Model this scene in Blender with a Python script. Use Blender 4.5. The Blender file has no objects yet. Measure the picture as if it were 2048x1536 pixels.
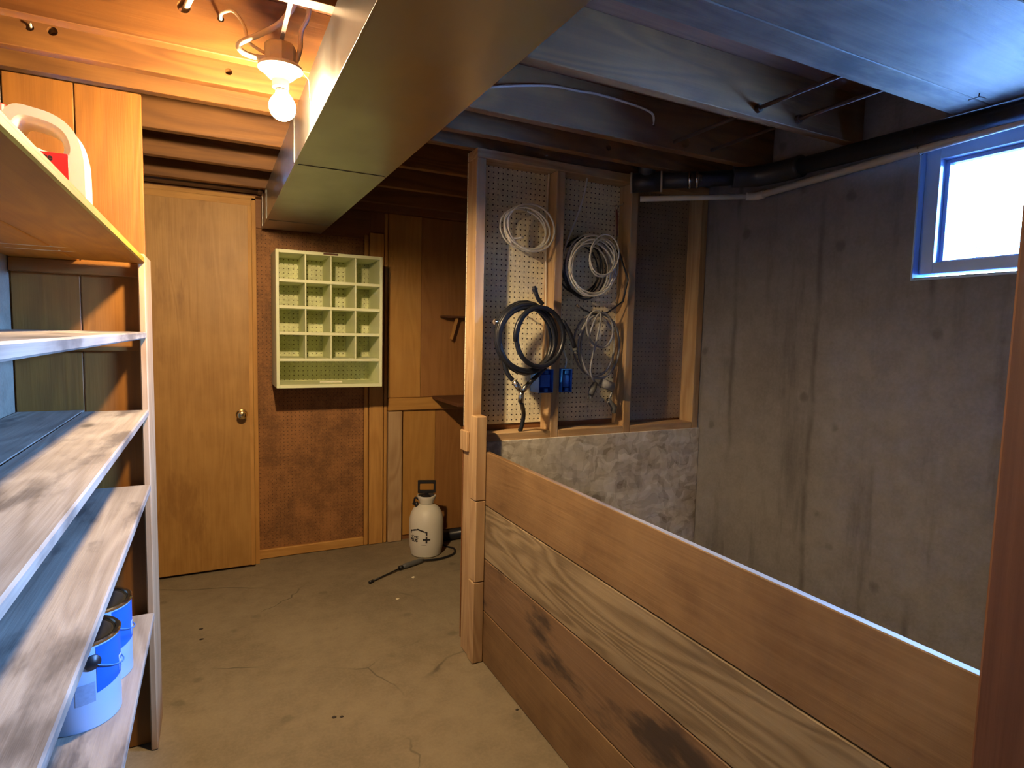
import bpy, bmesh, math, random
from mathutils import Vector, Matrix
random.seed(7)
C = bpy.context.scene.collection
PI = math.pi

# ---------------------------------------------------------------- camera
F_PX = 1184.5
cam_d = bpy.data.cameras.new('camera'); cam = bpy.data.objects.new('camera', cam_d); C.objects.link(cam)
cam_d.sensor_width = 36.0; cam_d.lens = F_PX / 2048 * 36.0; cam_d.clip_start = 0.02; cam_d.clip_end = 300
_y, _p, _r = (math.radians(a) for a in (26.867, 4.769, 1.340))
_f = Vector((math.sin(_y) * math.cos(_p), math.cos(_y) * math.cos(_p), -math.sin(_p)))
_ri = Vector((math.cos(_y), -math.sin(_y), 0)); _u = _ri.cross(_f)
_r2 = _ri * math.cos(_r) + _u * math.sin(_r); _u2 = _u * math.cos(_r) - _ri * math.sin(_r)
_m = Matrix((_r2, _u2, -_f)).transposed().to_4x4(); _m.translation = (0, 0, 1.30)
cam.matrix_world = _m
S = bpy.context.scene
S.camera = cam

# ---------------------------------------------------------------- world, light, exposure
SKY = (0.20, 0.44, 1.0); SKY_STRENGTH = 420.0
BULB_COL = (1.0, 0.70, 0.37); BULB_STRENGTH = 2700.0
w = bpy.data.worlds.new('world'); S.world = w; w.use_nodes = True
bg = w.node_tree.nodes['Background']; bg.inputs[0].default_value = (*SKY, 1); bg.inputs[1].default_value = SKY_STRENGTH
S.view_settings.view_transform = 'Standard'; S.view_settings.look = 'None'
S.view_settings.gamma = 1.0; S.view_settings.use_curve_mapping = False; S.view_settings.exposure = 0.0
S.cycles.use_denoising = True; S.cycles.adaptive_threshold = 0.02; S.cycles.max_bounces = 8; S.cycles.diffuse_bounces = 5
S.cycles.caustics_reflective = False; S.cycles.caustics_refractive = False
pl = bpy.data.lights.new('window_portal', 'AREA'); pl.shape = 'RECTANGLE'; pl.size = 0.46; pl.size_y = 0.86
pl.cycles.is_portal = True
po = bpy.data.objects.new('window_portal', pl); C.objects.link(po)
po.location = (2.21, 0.7715, 1.7265); po.rotation_euler = (0, PI / 2, 0)

# ---------------------------------------------------------------- material helpers
class NT:
    def __init__(s, name, rough=0.6, metal=0.0):
        s.m = bpy.data.materials.new(name); s.m.use_nodes = True
        s.t = s.m.node_tree; s.n = s.t.nodes; s.l = s.t.links
        s.b = s.n['Principled BSDF']; s.b.inputs['Roughness'].default_value = rough; s.b.inputs['Metallic'].default_value = metal
    def link(s, a, b): s.l.new(a, b)
    def set(s, inp, v):
        if hasattr(v, 'is_linked') or hasattr(v, 'links'): s.l.new(v, inp)
        elif isinstance(v, (tuple, list)): inp.default_value = (*v, 1) if len(v) == 3 and inp.type == 'RGBA' else v
        else: inp.default_value = v
    def math(s, op, a, b=0.0, c=0.0, clamp=False):
        n = s.n.new('ShaderNodeMath'); n.operation = op; n.use_clamp = clamp
        for i, v in enumerate((a, b, c)): s.set(n.inputs[i], v)
        return n.outputs[0]
    def vmath(s, op, a, b=(0, 0, 0)):
        n = s.n.new('ShaderNodeVectorMath'); n.operation = op
        s.set(n.inputs[0], a); s.set(n.inputs[1], b); return n.outputs[0]
    def coords(s, rnd=True):
        tc = s.n.new('ShaderNodeTexCoord').outputs['Object']
        if rnd:
            r = s.n.new('ShaderNodeObjectInfo').outputs['Random']
            k = s.n.new('ShaderNodeCombineXYZ')
            for i, f in enumerate((31.0, 17.0, 23.0)): s.link(s.math('MULTIPLY', r, f), k.inputs[i])
            tc = s.vmath('ADD', tc, k.outputs[0])
        return tc
    def noise(s, v, scale=1.0, detail=3.0, rough=0.5, dist=0.0):
        n = s.n.new('ShaderNodeTexNoise'); s.link(v, n.inputs['Vector'])
        n.inputs['Scale'].default_value = scale; n.inputs['Detail'].default_value = detail
        n.inputs['Roughness'].default_value = rough; n.inputs['Distortion'].default_value = dist
        return n.outputs['Fac']
    def voro(s, v, scale=1.0, feat='F1', rnd=1.0):
        n = s.n.new('ShaderNodeTexVoronoi'); n.feature = feat; s.link(v, n.inputs['Vector'])
        n.inputs['Scale'].default_value = scale; n.inputs['Randomness'].default_value = rnd
        return n
    def ramp(s, fac, stops):
        n = s.n.new('ShaderNodeValToRGB'); s.link(fac, n.inputs[0]); e = n.color_ramp.elements
        while len(e) < len(stops): e.new(0.5)
        for el, (p, c) in zip(e, stops): el.position = p; el.color = (*c, 1) if len(c) == 3 else c
        return n.outputs[0]
    def step(s, v, a, b):
        n = s.n.new('ShaderNodeMapRange'); n.interpolation_type = 'SMOOTHSTEP'; s.set(n.inputs[0], v)
        n.inputs[1].default_value = a; n.inputs[2].default_value = b; return n.outputs[0]
    def mix(s, f, a, b, mode='MIX'):
        n = s.n.new('ShaderNodeMix'); n.data_type = 'RGBA'; n.blend_type = mode
        s.set(n.inputs[0], f); s.set(n.inputs[6], a); s.set(n.inputs[7], b); return n.outputs[2]
    def bump(s, h, strength=0.2, dist=0.01):
        n = s.n.new('ShaderNodeBump'); n.inputs['Strength'].default_value = strength; n.inputs['Distance'].default_value = dist
        s.link(h, n.inputs['Height']); s.link(n.outputs[0], s.b.inputs['Normal'])
    def color(s, c): s.set(s.b.inputs['Base Color'], c)

_wc = {}
def wood(name, dark, light, axis='x', grain=0.5, rings=26.0, knots=0.5, blotch=0.35, rough=0.62, stain=None, bump=0.25, scale=1.0):
    key = (name, axis)
    if key in _wc: return _wc[key]
    t = NT('wood_%s_%s' % (name, axis), rough)
    v = t.coords()
    al, ac = 1.1 * scale, 8.0 * scale
    sc = {'x': (al, ac, ac), 'y': (ac, al, ac), 'z': (ac, ac, al)}[axis]
    fi = {'x': (4, 150, 150), 'y': (150, 4, 150), 'z': (150, 150, 4)}[axis]
    kn = {'x': (2.4, 6, 6), 'y': (6, 2.4, 6), 'z': (6, 6, 2.4)}[axis]
    vs = t.vmath('MULTIPLY', v, sc)
    n1 = t.noise(vs, 0.9, 2.5, 0.45, 0.5)
    ring = t.math('MULTIPLY_ADD', t.math('SINE', t.math('MULTIPLY', n1, rings * 2)), 0.5, 0.5)
    fib = t.noise(t.vmath('MULTIPLY', v, fi), 1.0, 3.0, 0.6)
    g = t.math('ADD', t.math('MULTIPLY', ring, grain), t.math('MULTIPLY', fib, 1.0 - grain))
    bl = t.noise(v, 5.0, 4.0, 0.6)
    g = t.math('ADD', g, t.math('MULTIPLY', t.math('SUBTRACT', bl, 0.5), blotch * 2), clamp=True)
    col = t.mix(g, dark, light)
    if knots > 0:
        vo = t.voro(t.vmath('MULTIPLY', v, kn), 1.0)
        sep = t.n.new('ShaderNodeSeparateColor'); t.link(vo.outputs['Color'], sep.inputs[0])
        sel = t.step(sep.outputs[0], 1.0 - knots * 0.75, 1.0 - knots * 0.75 + 0.02)
        kd = t.math('SUBTRACT', 1.0, t.step(vo.outputs['Distance'], 0.05, 0.13))
        col = t.mix(t.math('MULTIPLY', t.math('MULTIPLY', sel, kd), 0.8), col, tuple(c * 0.22 for c in dark))
    if stain:
        st = t.step(t.noise(t.vmath('MULTIPLY', v, {'x': (1.2, 4, 4), 'y': (4, 1.2, 4), 'z': (4, 4, 1.2)}[axis]), 1.6, 5.0, 0.6), stain[1], stain[1] + 0.12)
        col = t.mix(t.math('MULTIPLY', st, stain[2]), col, stain[0])
    t.color(col); t.bump(t.math('ADD', t.math('MULTIPLY', ring, 0.4), fib), bump, 0.002)
    _wc[key] = t.m
    return t.m

def plain(name, col, rough=0.5, metal=0.0, var=0.12, scale=18.0, bump=0.0):
    key = ('plain', name)
    if key in _wc: return _wc[key]
    t = NT(name, rough, metal); v = t.coords()
    n = t.noise(v, scale, 4.0, 0.6)
    t.color(t.mix(n, tuple(max(0, c * (1 - var)) for c in col), tuple(min(1, c * (1 + var)) for c in col)))
    if bump: t.bump(n, bump, 0.003)
    _wc[key] = t.m
    return t.m

def concrete(name, col, dark, streak=0.5, spots=0.6, cracks=False, bump=0.4, seams=False):
    t = NT(name, 0.85); v = t.coords(False)
    a = t.noise(v, 2.2, 6.0, 0.62); b = t.noise(v, 14.0, 5.0, 0.6); fine = t.noise(v, 90.0, 3.0, 0.6)
    f = t.math('ADD', t.math('MULTIPLY', a, 0.6), t.math('MULTIPLY', b, 0.4))
    c = t.mix(t.step(f, 0.33, 0.66), dark, col)
    c = t.mix(t.math('MULTIPLY', t.step(fine, 0.35, 0.7), 0.22), c, tuple(x * 1.25 for x in col))
    if streak:
        s = t.noise(t.vmath('MULTIPLY', v, (5, 5, 0.7)), 1.4, 5.0, 0.65)
        c = t.mix(t.math('MULTIPLY', t.step(s, 0.54, 0.72), streak), c, tuple(x * 0.42 for x in dark))
    if spots:
        vo = t.voro(v, 5.5); d = t.math('ADD', vo.outputs['Distance'], t.math('MULTIPLY', t.math('SUBTRACT', b, 0.5), 0.22))
        c = t.mix(t.math('MULTIPLY', t.math('SUBTRACT', 1.0, t.step(d, 0.05, 0.15)), spots), c, tuple(x * 0.3 for x in dark))
    if seams:
        sp = t.n.new('ShaderNodeSeparateXYZ'); t.link(v, sp.inputs[0])
        yy = t.math('ADD', sp.outputs[1], t.math('MULTIPLY', t.math('SUBTRACT', t.noise(v, 4.0, 3.0), 0.5), 0.05))
        d = t.math('ABSOLUTE', t.math('SUBTRACT', t.math('FRACT', t.math('MULTIPLY', t.math('ADD', yy, -0.1), 1 / 0.405)), 0.5))
        sm = t.math('MULTIPLY', t.math('SUBTRACT', 1.0, t.step(d, 0.0, 0.05)), t.step(t.noise(v, 3.0, 3.0), 0.42, 0.6))
        c = t.mix(t.math('MULTIPLY', sm, 0.6), c, tuple(x * 0.4 for x in dark))
    if cracks:
        wv = t.vmath('ADD', v, t.vmath('MULTIPLY', t.n.new('ShaderNodeTexNoise').outputs['Color'], (0, 0, 0)))
        n2 = t.noise(v, 3.0, 4.0)
        cv = t.n.new('ShaderNodeCombineXYZ'); sp = t.n.new('ShaderNodeSeparateXYZ'); t.link(v, sp.inputs[0])
        t.link(t.math('ADD', sp.outputs[0], t.math('MULTIPLY', n2, 0.25)), cv.inputs[0]); t.link(t.math('ADD', sp.outputs[1], t.math('MULTIPLY', n2, -0.2)), cv.inputs[1])
        vo = t.voro(cv.outputs[0], 1.25, 'DISTANCE_TO_EDGE')
        ck = t.math('MULTIPLY', t.math('SUBTRACT', 1.0, t.step(vo.outputs['Distance'], 0.001, 0.006)), t.step(t.noise(v, 2.0, 2.0), 0.5, 0.6))
        c = t.mix(t.math('MULTIPLY', ck, 0.7), c, tuple(x * 0.3 for x in dark))
    t.color(c); t.bump(t.math('ADD', b, t.math('MULTIPLY', fine, 0.5)), bump, 0.006)
    return t.m

def pegboard(name, col, hole, pitch, rad, axes=(0, 2), fray=0.15, rough=0.7):
    t = NT(name, rough); v = t.coords(False)
    sp = t.n.new('ShaderNodeSeparateXYZ'); t.link(v, sp.inputs[0])
    q = [t.math('MULTIPLY', t.math('SUBTRACT', t.math('FRACT', t.math('MULTIPLY', sp.outputs[a], 1 / pitch)), 0.5), pitch) for a in axes]
    d = t.math('SQRT', t.math('ADD', t.math('MULTIPLY', q[0], q[0]), t.math('MULTIPLY', q[1], q[1])))
    h = t.math('SUBTRACT', 1.0, t.step(d, rad * 0.75, rad * 1.15))
    n = t.noise(v, 6.0, 5.0, 0.6); n2 = t.noise(v, 120.0, 2.0)
    f = t.math('ADD', t.math('MULTIPLY', n, 0.7), t.math('MULTIPLY', n2, 0.3))
    c = t.mix(t.step(f, 0.35, 0.65), tuple(x * (1 - fray * 1.6) for x in col), tuple(min(1, x * (1 + fray)) for x in col))
    t.color(t.mix(h, c, hole)); t.bump(t.math('SUBTRACT', 1.0, h), 0.5, 0.003)
    return t.m

def osb(name):
    t = NT(name, 0.75); v = t.coords()
    wv = t.n.new('ShaderNodeTexNoise'); t.link(v, wv.inputs['Vector']); wv.inputs['Scale'].default_value = 9.0
    vv = t.vmath('ADD', v, t.vmath('MULTIPLY', wv.outputs['Color'], (0.10, 0.02, 0.10)))
    c = None
    for k, (sx, sz, rot) in enumerate(((14, 42, 0.6), (38, 13, 0.9), (20, 34, -0.7))):
        mp = t.n.new('ShaderNodeMapping'); t.link(vv, mp.inputs[0]); mp.inputs['Rotation'].default_value = (0, rot, 0); mp.inputs['Scale'].default_value = (sx, 1, sz)
        vo = t.voro(mp.outputs[0], 1.0); s = t.n.new('ShaderNodeSeparateColor'); t.link(vo.outputs['Color'], s.inputs[0])
        cc = t.ramp(s.outputs[k], [(0.0, (0.24, 0.20, 0.15)), (0.3, (0.58, 0.53, 0.45)), (0.75, (0.74, 0.70, 0.63)), (1.0, (0.92, 0.90, 0.85))])
        c = cc if c is None else t.mix(0.5 if k == 1 else 0.35, c, cc)
    gr = t.noise(v, 4.0, 5.0, 0.65)
    c = t.mix(t.math('MULTIPLY', t.step(gr, 0.45, 0.75), 0.5), c, (0.14, 0.11, 0.09))
    t.color(c); t.bump(t.noise(vv, 60.0, 3.0), 0.3, 0.003)
    return t.m

# ---------------------------------------------------------------- palettes
OR_D, OR_L = (0.17, 0.064, 0.007), (0.265, 0.108, 0.012)      # orange pine
def M_pine(a): return wood('pine', OR_D, OR_L, a, grain=0.42, knots=0.35)
def M_joist(a): return wood('joist', (0.13, 0.05, 0.012), (0.24, 0.103, 0.024), a, grain=0.55, knots=0.45)
def M_stud(a): return wood('stud', (0.36, 0.21, 0.095), (0.56, 0.385, 0.21), a, grain=0.45, knots=0.4)
def M_shelf(a): return wood('shelf', (0.22, 0.18, 0.14), (0.42, 0.37, 0.30), a, grain=0.4, knots=0.3, stain=((0.075, 0.062, 0.055), 0.52, 0.8))
def M_board_a(a): return wood('board_brown', (0.15, 0.08, 0.032), (0.28, 0.168, 0.075), a, grain=0.12, knots=0.2, blotch=0.95, stain=((0.075, 0.036, 0.013), 0.58, 0.7))
def M_board_b(a): return wood('board_grain', (0.13, 0.085, 0.043), (0.37, 0.28, 0.165), a, grain=0.5, rings=40, knots=0.4, blotch=0.3)
def M_board_c(a): return wood('board_stained', (0.15, 0.08, 0.038), (0.27, 0.165, 0.088), a, grain=0.2, knots=0.25, blotch=0.3, stain=((0.03, 0.022, 0.019), 0.5, 0.85))
def M_ply(a): return wood('plywood', (0.40, 0.19, 0.04), (0.56, 0.30, 0.075), a, grain=0.3, knots=0.12, blotch=0.4)
def M_plyd(a): return wood('plywood_dark', (0.19, 0.075, 0.028), (0.30, 0.13, 0.045), a, grain=0.3, knots=0.3, blotch=0.4)
def M_door(a): return wood('door_ply', (0.34, 0.165, 0.04), (0.52, 0.29, 0.085), a, grain=0.22, knots=0.0, blotch=0.6, rough=0.5, stain=((0.24, 0.105, 0.025), 0.55, 0.6))
def M_trim(a): return wood('trim', (0.44, 0.21, 0.05), (0.64, 0.35, 0.10), a, grain=0.35, knots=0.25)
def M_lower(a): return wood('post_brown', (0.085, 0.03, 0.012), (0.15, 0.06, 0.024), a, grain=0.3, knots=0.2)
def M_ceilply(a): return wood('ceiling_board', (0.07, 0.05, 0.034), (0.20, 0.155, 0.11), a, grain=0.3, knots=0.45, blotch=0.7, stain=((0.035, 0.027, 0.022), 0.53, 0.8))
M_conc_wall = concrete('concrete_wall', (0.225, 0.213, 0.228), (0.16, 0.15, 0.162), streak=0.5, spots=0.45, seams=True)
M_conc_left = concrete('concrete_left', (0.30, 0.27, 0.20), (0.19, 0.165, 0.12), streak=0.2, spots=0.3, bump=0.8)
M_conc_floor = concrete('concrete_floor', (0.275, 0.225, 0.15), (0.19, 0.152, 0.098), streak=0, spots=0.3, cracks=True, bump=0.3)
M_sub = wood('subfloor', (0.16, 0.065, 0.035), (0.27, 0.12, 0.06), 'x', grain=0.3, knots=0.2)
M_peg_tan = pegboard('pegboard_tan', (0.86, 0.80, 0.58), (0.03, 0.02, 0.012), 0.0212, 0.0030)
M_peg_brown = pegboard('pegboard_brown', (0.30, 0.135, 0.045), (0.10, 0.04, 0.015), 0.0212, 0.0025, fray=0.25)
M_peg_green = pegboard('pegboard_green', (0.68, 0.71, 0.42), (0.14, 0.13, 0.05), 0.0245, 0.0032)
M_green = plain('green_paint', (0.76, 0.80, 0.52), 0.5, var=0.05)
M_osb = osb('osb')
M_white = plain('white_plastic', (0.80, 0.80, 0.78), 0.4, var=0.04)
M_cable = plain('white_cable', (0.74, 0.73, 0.68), 0.45, var=0.08)
M_tan_cable = plain('cream_cable', (0.70, 0.62, 0.50), 0.5, var=0.08)
M_grey_cable = plain('grey_cable', (0.30, 0.30, 0.31), 0.5, var=0.1)
M_black = plain('black_plastic', (0.015, 0.015, 0.018), 0.4, var=0.2)
M_rubber = plain('black_rubber', (0.013, 0.015, 0.022), 0.34, var=0.2)
M_abs = plain('black_abs', (0.022, 0.022, 0.027), 0.42, var=0.25)
M_blue = plain('blue_plastic', (0.02, 0.17, 0.75), 0.4, var=0.08)
M_chrome = plain('chrome', (0.75, 0.72, 0.66), 0.18, 1.0, var=0.05)
M_brass = plain('brass', (0.78, 0.60, 0.30), 0.16, 1.0, var=0.05)
M_pvc = plain('white_pvc', (0.66, 0.62, 0.58), 0.4, var=0.1)
M_rust = plain('rusty_iron', (0.07, 0.04, 0.028), 0.6, 0.3, var=0.3)
M_dark = plain('dark_void', (0.012, 0.009, 0.007), 0.9, var=0.2)
M_red = plain('red_plastic', (0.68, 0.018, 0.012), 0.4, var=0.06)
M_can = plain('white_label', (0.46, 0.60, 0.86), 0.35, var=0.03)
M_canblue = plain('blue_label', (0.015, 0.13, 0.60), 0.35, var=0.06)
M_greylab = plain('grey_label', (0.30, 0.36, 0.50), 0.45, var=0.2, scale=120)
M_lid = plain('dark_lid', (0.03, 0.03, 0.034), 0.45, 0.0, var=0.2)
M_ink = plain('black_ink', (0.018, 0.018, 0.024), 0.5, var=0.05)
M_tank = plain('translucent_white', (0.74, 0.72, 0.64), 0.42, var=0.05, scale=6)
M_grip = plain('grey_grip', (0.11, 0.115, 0.12), 0.5, var=0.1)
M_porc = plain('porcelain', (0.78, 0.74, 0.66), 0.3, var=0.04)
M_boxpl = plain('beige_box', (0.56, 0.47, 0.33), 0.5, var=0.08)
M_frame = plain('window_vinyl_bluelit', (0.36, 0.54, 0.82), 0.4, var=0.03)  # white vinyl; the blue window light is put into its colour
M_snow = plain('snow', (0.62, 0.64, 0.68), 0.8, var=0.03)
M_twig = plain('winter_shrub', (0.16, 0.17, 0.19), 0.9, var=0.3)
t = NT('galvanised_steel', 0.36, 1.0); v = t.coords(False)
n = t.noise(t.vmath('MULTIPLY', v, (6, 1.5, 6)), 1.0, 5.0, 0.6)
t.color(t.mix(n, (0.30, 0.315, 0.32), (0.43, 0.445, 0.455))); t.link(t.math('MULTIPLY_ADD', t.noise(v, 9.0, 4.0), 0.22, 0.22), t.b.inputs['Roughness'])
t.bump(t.noise(t.vmath('MULTIPLY', v, (3, 2.2, 3)), 1.0, 2.0), 0.25, 0.02); M_galv = t.m
t = NT('bulb_glow', 0.3); t.color((1, 1, 1)); t.b.inputs['Emission Color'].default_value = (*BULB_COL, 1); t.b.inputs['Emission Strength'].default_value = BULB_STRENGTH; M_bulb = t.m
t = NT('bulb_neck_glow', 0.3); t.color((1, 1, 1)); t.b.inputs['Emission Color'].default_value = (*BULB_COL, 1); t.b.inputs['Emission Strength'].default_value = BULB_STRENGTH * 0.12; M_neck = t.m
t = NT('window_glass', 0.0)
tr = t.n.new('ShaderNodeBsdfTransparent'); tr.inputs[0].default_value = (0.96, 0.98, 1, 1); gl = t.n.new('ShaderNodeBsdfGlossy'); gl.inputs['Roughness'].default_value = 0.02
fr = t.n.new('ShaderNodeFresnel'); fr.inputs[0].default_value = 1.45; mx = t.n.new('ShaderNodeMixShader')
t.link(fr.outputs[0], mx.inputs[0]); t.link(tr.outputs[0], mx.inputs[1]); t.link(gl.outputs[0], mx.inputs[2])
t.link(mx.outputs[0], t.n['Material Output'].inputs['Surface']); M_glass = t.m

# ---------------------------------------------------------------- object helpers
def base(p):
    if p is None: return Vector((0, 0, 0))
    l = p.location.copy()
    return l + base(p.parent)
def link(name, me, mat, parent=None, loc=(0, 0, 0), smooth=False):
    o = bpy.data.objects.new(name, me); C.objects.link(o)
    if mat is not None: me.materials.append(mat)
    o.location = Vector(loc) - base(parent)
    if parent: o.parent = parent
    if smooth:
        for pgn in me.polygons: pgn.use_smooth = True
    return o
def tag(o, label, cat, group=None):
    o['label'] = label; o['category'] = cat
    if group: o['group'] = group
    return o
def thing(name, label, cat, loc, group=None):
    o = bpy.data.objects.new(name, None); C.objects.link(o); o.location = loc; o.empty_display_size = 0.05
    return tag(o, label, cat, group)
def struct(o): o['kind'] = 'structure'; return o
def sroot(name, loc=(0, 0, 0)):
    o = bpy.data.objects.new(name, None); C.objects.link(o); o.location = loc; return struct(o)
def bm_box(bm, x0, x1, y0, y1, z0, z1, bev=0.0):
    r = bmesh.ops.create_cube(bm, size=1.0); vs = r['verts']
    for q in vs: q.co = Vector((x0 + (q.co.x + .5) * (x1 - x0), y0 + (q.co.y + .5) * (y1 - y0), z0 + (q.co.z + .5) * (z1 - z0)))
    if bev > 0:
        es = list({e for q in vs for e in q.link_edges})
        bmesh.ops.bevel(bm, geom=es, offset=bev, segments=1, affect='EDGES')
def fin(bm, name):
    bmesh.ops.recalc_face_normals(bm, faces=bm.faces[:])
    me = bpy.data.meshes.new(name); bm.to_mesh(me); bm.free(); return me
def box(name, x0, x1, y0, y1, z0, z1, mat, parent=None, bev=0.0015):
    c = Vector(((x0 + x1) / 2, (y0 + y1) / 2, (z0 + z1) / 2)); h = ((x1 - x0) / 2, (y1 - y0) / 2, (z1 - z0) / 2)
    bm = bmesh.new(); bm_box(bm, -h[0], h[0], -h[1], h[1], -h[2], h[2], min(bev, min(h) * .6))
    return link(name, fin(bm, name), mat, parent, c)
def boxes(name, L, mat, parent=None, bev=0.0):
    bm = bmesh.new()
    for b in L: bm_box(bm, *b, bev)
    return link(name, fin(bm, name), mat, parent)
def smooth_path(P, k=6, closed=False):
    P = [Vector(p) for p in P]; n = len(P); out = []
    rng = range(n if closed else n - 1)
    for i in rng:
        if closed: p0, p1, p2, p3 = P[i - 1], P[i], P[(i + 1) % n], P[(i + 2) % n]
        else: p0, p1, p2, p3 = P[max(i - 1, 0)], P[i], P[i + 1], P[min(i + 2, n - 1)]
        for j in range(k):
            u = j / k
            out.append(0.5 * ((2 * p1) + (p2 - p0) * u + (2 * p0 - 5 * p1 + 4 * p2 - p3) * u * u + (3 * p1 - p0 - 3 * p2 + p3) * u ** 3))
    if not closed: out.append(P[-1])
    return out
def bm_tube(bm, P, r, seg=8, cap=True):
    P = [Vector(p) for p in P]; n = len(P); rings = []
    T = [(P[min(i + 1, n - 1)] - P[max(i - 1, 0)]).normalized() for i in range(n)]
    up = Vector((0, 0, 1)) if abs(T[0].z) < 0.9 else Vector((0, 1, 0))
    N = (up - T[0] * up.dot(T[0])).normalized()
    for i in range(n):
        N = (N - T[i] * N.dot(T[i]))
        if N.length < 1e-5: N = T[i].orthogonal()
        N.normalize(); B = T[i].cross(N); rr = r[i] if isinstance(r, (list, tuple)) else r
        rings.append([bm.verts.new(P[i] + (N * math.cos(a) + B * math.sin(a)) * rr) for a in (2 * PI * k / seg for k in range(seg))])
    for i in range(n - 1):
        for k in range(seg): bm.faces.new((rings[i][k], rings[i][(k + 1) % seg], rings[i + 1][(k + 1) % seg], rings[i + 1][k]))
    if cap: bm.faces.new(rings[0][::-1]); bm.faces.new(rings[-1])
def tube(name, P, r, mat, parent=None, seg=8, k=0, loc=None):
    if k:
        if isinstance(r, (list, tuple)): r = [r[i] + (r[i + 1] - r[i]) * j / k for i in range(len(r) - 1) for j in range(k)] + [r[-1]]
        P = smooth_path(P, k)
    loc = Vector(loc if loc is not None else P[0]); bm = bmesh.new(); bm_tube(bm, [Vector(p) - loc for p in P], r, seg)
    o = link(name, fin(bm, name), mat, parent, loc, smooth=True)
    return o
def lathe(name, prof, loc, mat, parent=None, seg=32, axis=None, ang=(0, 2 * PI), smooth=True):
    bm = bmesh.new(); full = abs(ang[1] - ang[0] - 2 * PI) < 1e-6; ns = seg if full else seg + 1; rings = []
    q = Vector((0, 0, 1)).rotation_difference(Vector(axis)) if axis else None
    for (r, z) in prof:
        row = []
        for i in range(ns):
            a = ang[0] + (ang[1] - ang[0]) * i / seg; p = Vector((r * math.cos(a), r * math.sin(a), z))
            if q: p = q @ p
            row.append(bm.verts.new(p))
        rings.append(row)
    for j in range(len(prof) - 1):
        for i in range(seg):
            i2 = (i + 1) % ns
            bm.faces.new((rings[j][i], rings[j][i2], rings[j + 1][i2], rings[j + 1][i]))
    bmesh.ops.remove_doubles(bm, verts=bm.verts[:], dist=1e-6)
    o = link(name, fin(bm, name), mat, parent, loc, smooth=smooth)
    if smooth:
        try: o.data.set_sharp_from_angle(angle=math.radians(40))
        except Exception: pass
    return o
def text_mesh(s, size, depth=0.0006, bold=0.0, res=3):
    cu = bpy.data.curves.new('lettering', 'FONT'); cu.body = s; cu.size = size; cu.extrude = depth; cu.offset = bold; cu.resolution_u = res
    o = bpy.data.objects.new('lettering_tmp', cu); C.objects.link(o)
    dg = bpy.context.evaluated_depsgraph_get(); me = bpy.data.meshes.new_from_object(o.evaluated_get(dg))
    bpy.data.objects.remove(o); bpy.data.curves.remove(cu); return me
def poly_mesh(polys, depth):            # flat polygons (lists of (u,v)) extruded by depth along w
    bm = bmesh.new()
    for pts in polys:
        a = [bm.verts.new((u, v_, 0)) for u, v_ in pts]; b = [bm.verts.new((u, v_, depth)) for u, v_ in pts]
        bm.faces.new(a[::-1]); bm.faces.new(b)
        for i in range(len(pts)): bm.faces.new((a[i], a[(i + 1) % len(pts)], b[(i + 1) % len(pts)], b[i]))
    return fin(bm, 'marks')
def wrap(me, r, phi0, z0, u0=0.0):      # wrap a flat u,v,w mesh on a vertical cylinder
    bm = bmesh.new(); bm.from_mesh(me); bmesh.ops.triangulate(bm, faces=bm.faces[:])
    bmesh.ops.subdivide_edges(bm, edges=[e for e in bm.edges if e.calc_length() > 0.008], cuts=1)
    for q in bm.verts:
        a = phi0 + (q.co.x + u0) / r; rr = r + q.co.z
        q.co = Vector((rr * math.cos(a), rr * math.sin(a), z0 + q.co.y))
    bm.to_mesh(me); bm.free(); return me

XW, YB, XL = 2.075, 3.545, -0.489      # right wall, back wall, left wall
ZJ, ZS = 2.0, 2.165                    # underside of joists, underside of subfloor
Y0 = -1.6

# ---------------------------------------------------------------- the room
struct(boxes('floor', [(XL - .3, XW + .3, Y0 - .1, YB + .3, -0.12, 0)], M_conc_floor))
struct(boxes('wall_left', [(XL - .15, XL, Y0, YB + .1, 0, 1.955), (XL - .17, XL - .145, Y0, YB + .1, 0, ZS)], M_conc_left))
struct(boxes('wall_front', [(XL, XW, Y0 - .12, Y0, 0, ZS)], M_conc_wall))
WY0, WY1, WZ0, WZ1 = 0.36, 1.183, 1.508, 1.945
wr = struct(boxes('wall_right', [(XW, XW + .13, Y0, YB + .1, 0, WZ0), (XW, XW + .13, Y0, YB + .1, WZ1, ZS), (XW, XW + .13, Y0, WY0, WZ0, WZ1), (XW, XW + .13, WY1, YB + .1, WZ0, WZ1)], M_conc_wall))
wb = struct(boxes('wall_back', [(XL, XW, YB, YB + .12, 0, ZS)], M_plyd('z')))
ceil = struct(boxes('ceiling', [(XL - .15, XW + .2, Y0 - .12, YB + .12, ZS, ZS + .05)], M_sub))

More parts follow.
